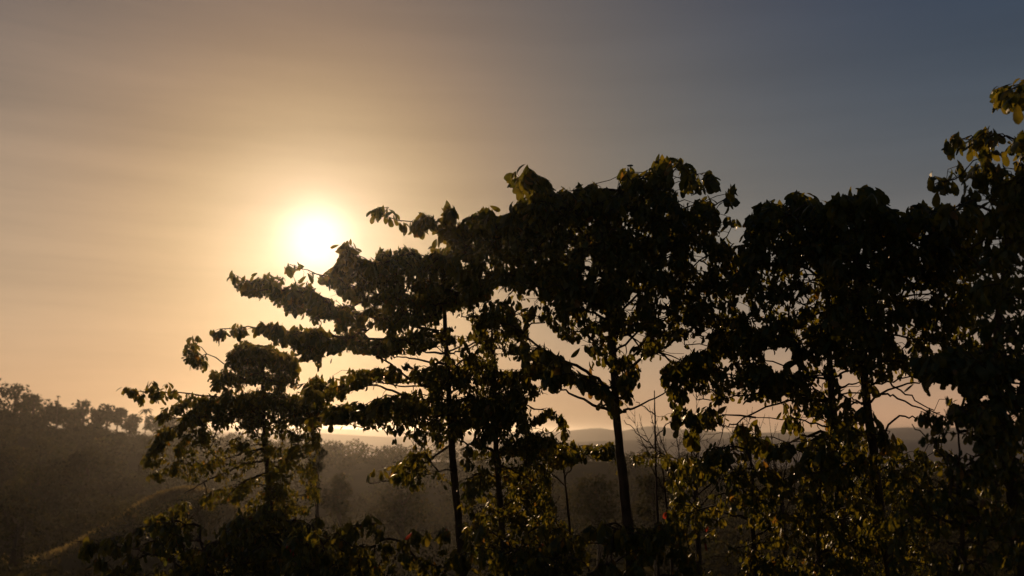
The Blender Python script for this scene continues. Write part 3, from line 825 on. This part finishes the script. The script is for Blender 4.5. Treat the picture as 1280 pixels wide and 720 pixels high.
grow('sapling', 'thin leafless pole of a sapling standing just right of the thick trunk', 18,
 [(823,700,5),(821,620,4.4),(819,540,3.4),(818,488,1.6)],
 [(.5,5,[(808,512),(826,505)]), (.5,5,[(832,535),(838,520)])],
 [[.2,(819,520,2),(805,508),(795,502,1)], [-.2,(820,545,2),(835,530),(850,520,1)], [.1,(820,560,2),(800,545),(780,525,1)]],
 Rd=.5, L=.15, group=LOW, dens=.62, clump=.8, inner=.85, outer=1.1, seed=29)

grow('shrub', 'low dark shrub at the foot of the slender tree, between it and the thick trunk', 10.5,
 [(640,800,7),(642,740,6),(640,690,3)],
 [(.75,None,[(560,690),(590,655),(640,640),(690,655),(720,690),(725,740),(555,740)]), (.95,11,[(590,680),(690,680)])],
 [[.3,(642,730,3),(610,690),(590,660,1.4)], [-.3,(642,730,3),(670,690),(680,655,1.4)]],
 Rd=1.0, L=.13, group=LOW, dens=.62, clump=.8, inner=.85, outer=1.1, seed=41, tip=(.1, 1.3), red=2, cat='shrub')
grow('shrub', 'dim shrub round the foot of the smallest tree at the bottom of the view', 13,
 [(345,800,7),(348,740,6),(350,700,3)],
 [(.75,None,[(215,690),(290,655),(340,640),(400,645),(440,670),(470,690),(475,740),(210,740)]), (.9,10,[(290,685),(400,680)]), (.7,8,[(300,650),(345,640)])],
 [[.3,(348,730,3),(310,700),(290,680,1.4)], [-.3,(348,730,3),(380,690),(410,670,1.4)]],
 Rd=1.1, L=.13, group=LOW, dens=.62, clump=.8, inner=.85, outer=1.1, seed=42, tip=(.1, 1.3), cat='shrub')
grow('young_tree', 'bushy young tree filling the gap right of the slender tree with golden leaves', 18,
 [(668,760,6),(662,690,5),(655,630,3.5),(650,580,2)],
 [(.6,None,[(590,585),(700,585),(720,640),(700,700),(590,700)]), (.8,9,[(600,600),(660,590)]), (.8,9,[(640,640),(700,640)]), (.7,8,[(590,650),(630,660)])],
 [[.2,(660,650,2.4),(630,620),(605,600,1.1)], [-.2,(660,660,2.4),(685,640),(700,620,1.1)]],
 Rd=1.2, L=.15, group=LOW, dens=.62, clump=.8, inner=.85, outer=1.1, seed=43, red=1)
grow('young_tree', 'tall thin young tree filling the thicket behind the close-set pair', 15,
 [(1082,760,6),(1085,680,5),(1088,610,4),(1090,550,2)],
 [(.7,None,[(1010,560),(1060,545),(1130,545),(1180,555),(1180,740),(1010,740)]), (.9,10,[(1030,590),(1120,585)]), (.9,10,[(1060,640),(1150,640)])],
 [[.2,(1086,640,2.4),(1060,610),(1030,590,1.1)], [-.2,(1086,650,2.4),(1110,620),(1140,600,1.1)]],
 Rd=1.3, L=.14, group=LOW, dens=.62, clump=.8, inner=.85, outer=1.1, seed=44)

# leafless bushy tree behind the row
def bare_tree(label, D, foot, n, spread, top, seed):
    r_ = np.random.default_rng(seed)
    b = at(foot[0], foot[1], D)
    b[2] = float(height(b[0], b[1])) - .1
    root = thing('bare_tree', label, 'tree', b)
    stem_top = at(foot[0], foot[1] - 60, D)
    V, F = tubes([spline([b, (b + stem_top) / 2 + [.05, 0, 0], stem_top], [.07, .06, .045], 10)], 8)
    mesh_obj('trunk', V, F, M_BARK, root)
    tw = []
    for k in range(n):
        a = (k + .5) / n * 2 - 1
        e = at(foot[0] + a * spread + r_.normal(0, 8), top + abs(a) ** 2 * 40 + r_.uniform(-8, 30), D + r_.uniform(-1.2, 1.2))
        s = stem_top * (1 - r_.random() * .35) + b * 0 + (stem_top - stem_top) if False else stem_top + (b - stem_top) * r_.uniform(0, .25)
        m = (s + e) / 2 + [(e[0] - s[0]) * .18, 0, -.12]
        C, rr = spline([s, m, e], [.018, .010, .0035], 14)
        V, F = tubes([(C, rr)], 6)
        mesh_obj('branch', V, F, M_TWIG, root)
        for q in range(9):
            i = int(r_.integers(3, 13))
            d = (C[i] - C[i - 1])
            d /= np.linalg.norm(d)
            d2 = d + r_.normal(0, .55, 3)
            d2 /= np.linalg.norm(d2)
            ln = r_.uniform(.25, .8) * (1 - i / 20)
            p1 = C[i] + d2 * ln * .5 + [0, 0, .03]
            p2 = C[i] + d2 * ln + [0, 0, .1]
            tw.append((np.array([C[i], p1, p2]), np.array([.006, .0045, .003])))
            for w in range(2):
                d3 = d2 + r_.normal(0, .5, 3)
                tw.append((np.array([p1, p1 + d3 * ln * .2, p1 + d3 * ln * .4]), np.array([.004, .0035, .0025])))
    V, F = tubes(tw, 4)
    mesh_obj('twigs', V, F, M_TWIG, root, 'stuff')
bare_tree('leafless bushy tree with many fine upright twigs behind the row', 20, (868, 640), 15, 80, 492, 31)
bare_tree('low leafless bush of fine twigs seen through the close-set pair', 21, (975, 650), 12, 60, 520, 33)

# ------------------------------------------------------------------ distant trees
def puff_tree(D, px, py, wpx, hpx, label, kind='round', group=None, n=420, seed=0, cardk=1.0):
    """far tree: trunk, limbs, crown of many small leaf sprays; (px, py) is the middle of its top"""
    r_ = np.random.default_rng(seed)
    top = at(px, py, D)
    w, h = wpx * D / FOC, hpx * D / FOC
    gz = float(height(top[0], top[1]))
    base_ = np.array([top[0], top[1], min(gz - .2, top[2] - h)])
    root = thing('distant_tree' if kind != 'palm' else 'palm_tree', label, 'tree' if kind != 'palm' else 'palm tree', base_, group)
    tr = max(.12, w * .045)
    paths = [spline([base_, (base_ + top) / 2 + [w * .05, 0, 0], top - [0, 0, h * .25]], [tr * 1.4, tr, tr * .4], 10)]
    if kind == 'palm':
        V, F = tubes([spline([base_, (base_ + top) / 2, top], [tr, tr * .8, tr * .7], 10)], 7)
        mesh_obj('trunk', V, F, M_BARK, root)
        for k in range(13):
            a = k * 2.4
            d = np.array([math.cos(a), math.sin(a), 0])
            ln = w * .55 * r_.uniform(.8, 1.1)
            el = r_.uniform(.1, .9)
            C = np.array([top + d * ln * t + [0, 0, ln * (el * t - .95 * t * t)] for t in np.linspace(0, 1, 7)])
            ww = np.array([.05, .6, .9, 1, .9, .6, .1]) * ln * .17
            sd = np.cross(d, [0, 0, 1])
            V = np.concatenate([C + sd * ww[:, None] - [0, 0, .1 * ln], C, C - sd * ww[:, None] - [0, 0, .1 * ln]])
            i_ = np.arange(6)
            F = np.concatenate([np.stack([i_, i_ + 1, i_ + 8, i_ + 7], -1), np.stack([i_ + 7, i_ + 8, i_ + 15, i_ + 14], -1)])
            mesh_obj('frond', V, F, M_FAR, root)
        return
    nb = 7
    cents = []
    cz = top[2] - h * .5
    for k in range(nb * 2):
        a, rr = r_.uniform(0, 6.28), r_.uniform(.1, .8) ** .7
        zz = r_.uniform(-.75, .72)
        s = math.sqrt(max(.05, 1 - zz * zz))
        cents.append([top[0] + math.cos(a) * rr * s * w / 2, top[1] + math.sin(a) * rr * s * w / 2, cz + zz * h / 2, r_.uniform(.16, .34) * min(w, h * 1.5)])
    cents.append([top[0], top[1], top[2] - .2 * min(w, h), .2 * min(w, h)])
    for c in cents[:nb]:
        s = paths[0][0][int(r_.integers(4, 9))]
        e = np.array(c[:3])
        paths.append((np.array([s, (s + e) / 2 + [0, 0, -.1 * h * .3], e]), np.array([tr * .45, tr * .3, tr * .12])))
    V, F = tubes(paths, 6)
    mesh_obj('trunk', V, F, M_BARK, root)
    V, F = cards(cents, n, cardk * max(.16, D * .0028), r_)
    mesh_obj('crown', V, F, M_FAR, root, 'stuff')
def cards(cents, n, size, r_):
    c = np.array(cents)
    wt = c[:, 3] ** 2
    k = r_.choice(len(c), n, p=wt / wt.sum())
    d = r_.normal(size=(n, 3))
    d /= np.linalg.norm(d, axis=1)[:, None]
    P = c[k, :3] + d * (c[k, 3] * r_.uniform(.55, 1.05, n))[:, None] * [1, 1, .8]
    a = r_.normal(size=(n, 3)) + d * .3
    a /= np.linalg.norm(a, axis=1)[:, None]
    b = np.cross(a, r_.normal(size=(n, 3)))
    b /= np.linalg.norm(b, axis=1)[:, None]
    s = (size * r_.uniform(.5, 1.3, n))[:, None]
    V = np.stack([P - a * s, P - b * s * .55, P + a * s - [0, 0, .2] * s, P + b * s * .55], 1).reshape(-1, 3)
    return V, np.arange(n * 4).reshape(-1, 4)
G1 = 'trees along the crest of the left hill'
crest = [(-6,467,56,66),(20,478,34,50),(42,492,22,32),(60,497,18,34),(72,508,14,24),(86,510,20,24),(104,502,26,34),(122,512,16,22),(134,508,20,24),(147,510,14,20),
         (163,521,18,18),(196,522,22,18),(212,520,20,22),(236,524,26,22)]
clabel = ['tall dark tree mass at the left edge on the highest part of the hill', 'dark broad tree right of the highest trees at the left edge', 'small dark tree filling the dip below the left hilltop',
 'feathery-topped tree on the hill slope below the hilltop', 'low tree next to the feathery one on the left crest', 'wide low tree in the middle of the left crest', 'square-topped dark tree standing proud of the left crest',
 'low thin-leaved tree right of the square-topped one', 'rounded tree on the crest before the small gap', 'small round tree right at the gap with pale mountains behind', 'low loose tree right of the gap in the crest',
 'tree beside the small palm on the crest', 'dark tree on the crest behind the leaf tips of the smallest tree', 'far crest tree half hidden behind the smallest tree']
for i, (px, py, w, h) in enumerate(crest):
    puff_tree(235, px, py, w * 1.35, h * .9, clabel[i], group=G1, n=520, seed=50 + i, cardk=.75)
puff_tree(232, 183, 512, 15, 22, 'small palm tree on the crest of the hill, left of the leafy branches', 'palm', seed=71)
puff_tree(228, 73, 495, 5, 26, 'tiny tall palm above the crest of the left hill', 'palm', seed=72)
G2 = 'dark trees standing on the valley side'
for i, (D, px, py, w, h, lb) in enumerate([
    (150, 110, 562, 42, 44, 'blocky dark tree above the sunlit grassy spur at left'), (130, 45, 585, 80, 50, 'broad dark tree near the left edge below the hill'),
    (170, 20, 555, 44, 34, 'loose tree on the left hillside near the edge of the view'), (95, 425, 588, 42, 70, 'round-headed dark tree in the valley between the two left trunks'),
    (60, 398, 545, 26, 90, 'tall narrow hazy tree with a stout stem behind the smallest tree'), (120, 660, 585, 60, 40, 'grey hazy bush in the valley seen past the thick trunk'),
    (85, 745, 598, 70, 60, 'pale hazy thicket tree just left of the thick trunk'), (80, 815, 590, 46, 60, 'hazy thicket tree just right of the thick trunk'),
    (90, 500, 605, 80, 60, 'low dark tree in the valley left of the trunk before the sun'), (75, 250, 622, 60, 40, 'dim bush in the valley behind the smallest tree'),
    (88, 165, 632, 130, 60, 'dark bush below the sunlit edge of the grassy spur'), (84, 20, 625, 150, 90, 'dark bush mass at the lower left edge')]):
    puff_tree(D, px, py, w, h, lb, group=G2, n=1500, seed=80 + i, cardk=.8)

# woods on the far slopes: nobody could count these
cents = []
r_ = np.random.default_rng(5)
ntree = 1300
for k in range(ntree):
    Y = math.exp(r_.uniform(math.log(66), math.log(480)))
    px = r_.uniform(-120, 1400)
    x = (px - 640) / FOC * Y
    z = float(height(x, Y))
    hgt = r_.uniform(2.2, 4.4) * (.6 if Y < 110 else 1)
    if Y > 205 and px < 260:
        hgt *= .7
    if abs(x + 34) < 18 and 88 < Y < 104:
        continue
    for q in range(2):
        big = r_.uniform(1.3, 3.2) * (.6 if Y < 110 else 1)
        cents.append([x + r_.normal(0, .8), Y + r_.normal(0, .8), z + hgt * .55 + q * .3, big])
for k in range(700):
    Y = r_.uniform(205, 262)
    px = r_.uniform(-120, 420)
    x = (px - 640) / FOC * Y
    z = float(height(x, Y))
    for q in range(3):
        cents.append([x + r_.normal(0, .8), Y, z + r_.uniform(.2, 1.9), r_.uniform(.7, 1.4)])
V, F = cards(cents, 300000, .36, r_)
mesh_obj('hillside_woods', V, F, M_FAR, None, 'stuff')
# dry grass on the spur and over the open ground
def grass(name, n, cx, cy, sx, sy, hmin, hmax, seed):
    r_ = np.random.default_rng(seed)
    x = r_.normal(cx, sx, n)
    y = r_.normal(cy, sy, n)
    z = height(x, y)
    h = r_.uniform(hmin, hmax, n)
    a = r_.uniform(0, 6.28, n)
    w = h * .07
    dx, dy = np.cos(a) * w, np.sin(a) * w
    lx, ly = r_.normal(0, .28, n) * h, r_.normal(0, .28, n) * h
    V = np.stack([np.stack([x - dx, y - dy, z - .05], -1), np.stack([x + dx, y + dy, z - .05], -1),
                  np.stack([x + lx * .4 + dx * .7, y + ly * .4 + dy * .7, z + h * .6], -1), np.stack([x + lx, y + ly, z + h], -1)], 1)
    mesh_obj(name, V.reshape(-1, 3), np.arange(n * 4).reshape(-1, 4), M_GRASS, None, 'stuff')
grass('grass', 26000, -37, 101, 5.5, 2.0, .3, .9, 8)

# ------------------------------------------------------------------ haze
def box(name, lo, hi):
    V = np.array([(x, y, z) for x in (lo[0], hi[0]) for y in (lo[1], hi[1]) for z in (lo[2], hi[2])])
    F = np.array([(0, 1, 3, 2), (4, 6, 7, 5), (0, 4, 5, 1), (2, 3, 7, 6), (0, 2, 6, 4), (1, 5, 7, 3)])
    m, t = mat('hazy_air')
    o = N(t, 'ShaderNodeOutputMaterial')
    pv = N(t, 'ShaderNodeVolumePrincipled')
    pv.inputs['Color'].default_value = (.93, .90, .88, 1)
    pv.inputs['Density'].default_value = .0002
    pv.inputs['Anisotropy'].default_value = .9
    t.links.new(pv.outputs[0], o.inputs['Volume'])
    ob = mesh_obj(name, V, F, m, None, 'stuff', smooth=False)
    return ob
box('haze', (-7300, -80, -75), (7300, 7100, 31))
print('LEAVES', LEAFCOUNT, sum(c for _, c in LEAFCOUNT))
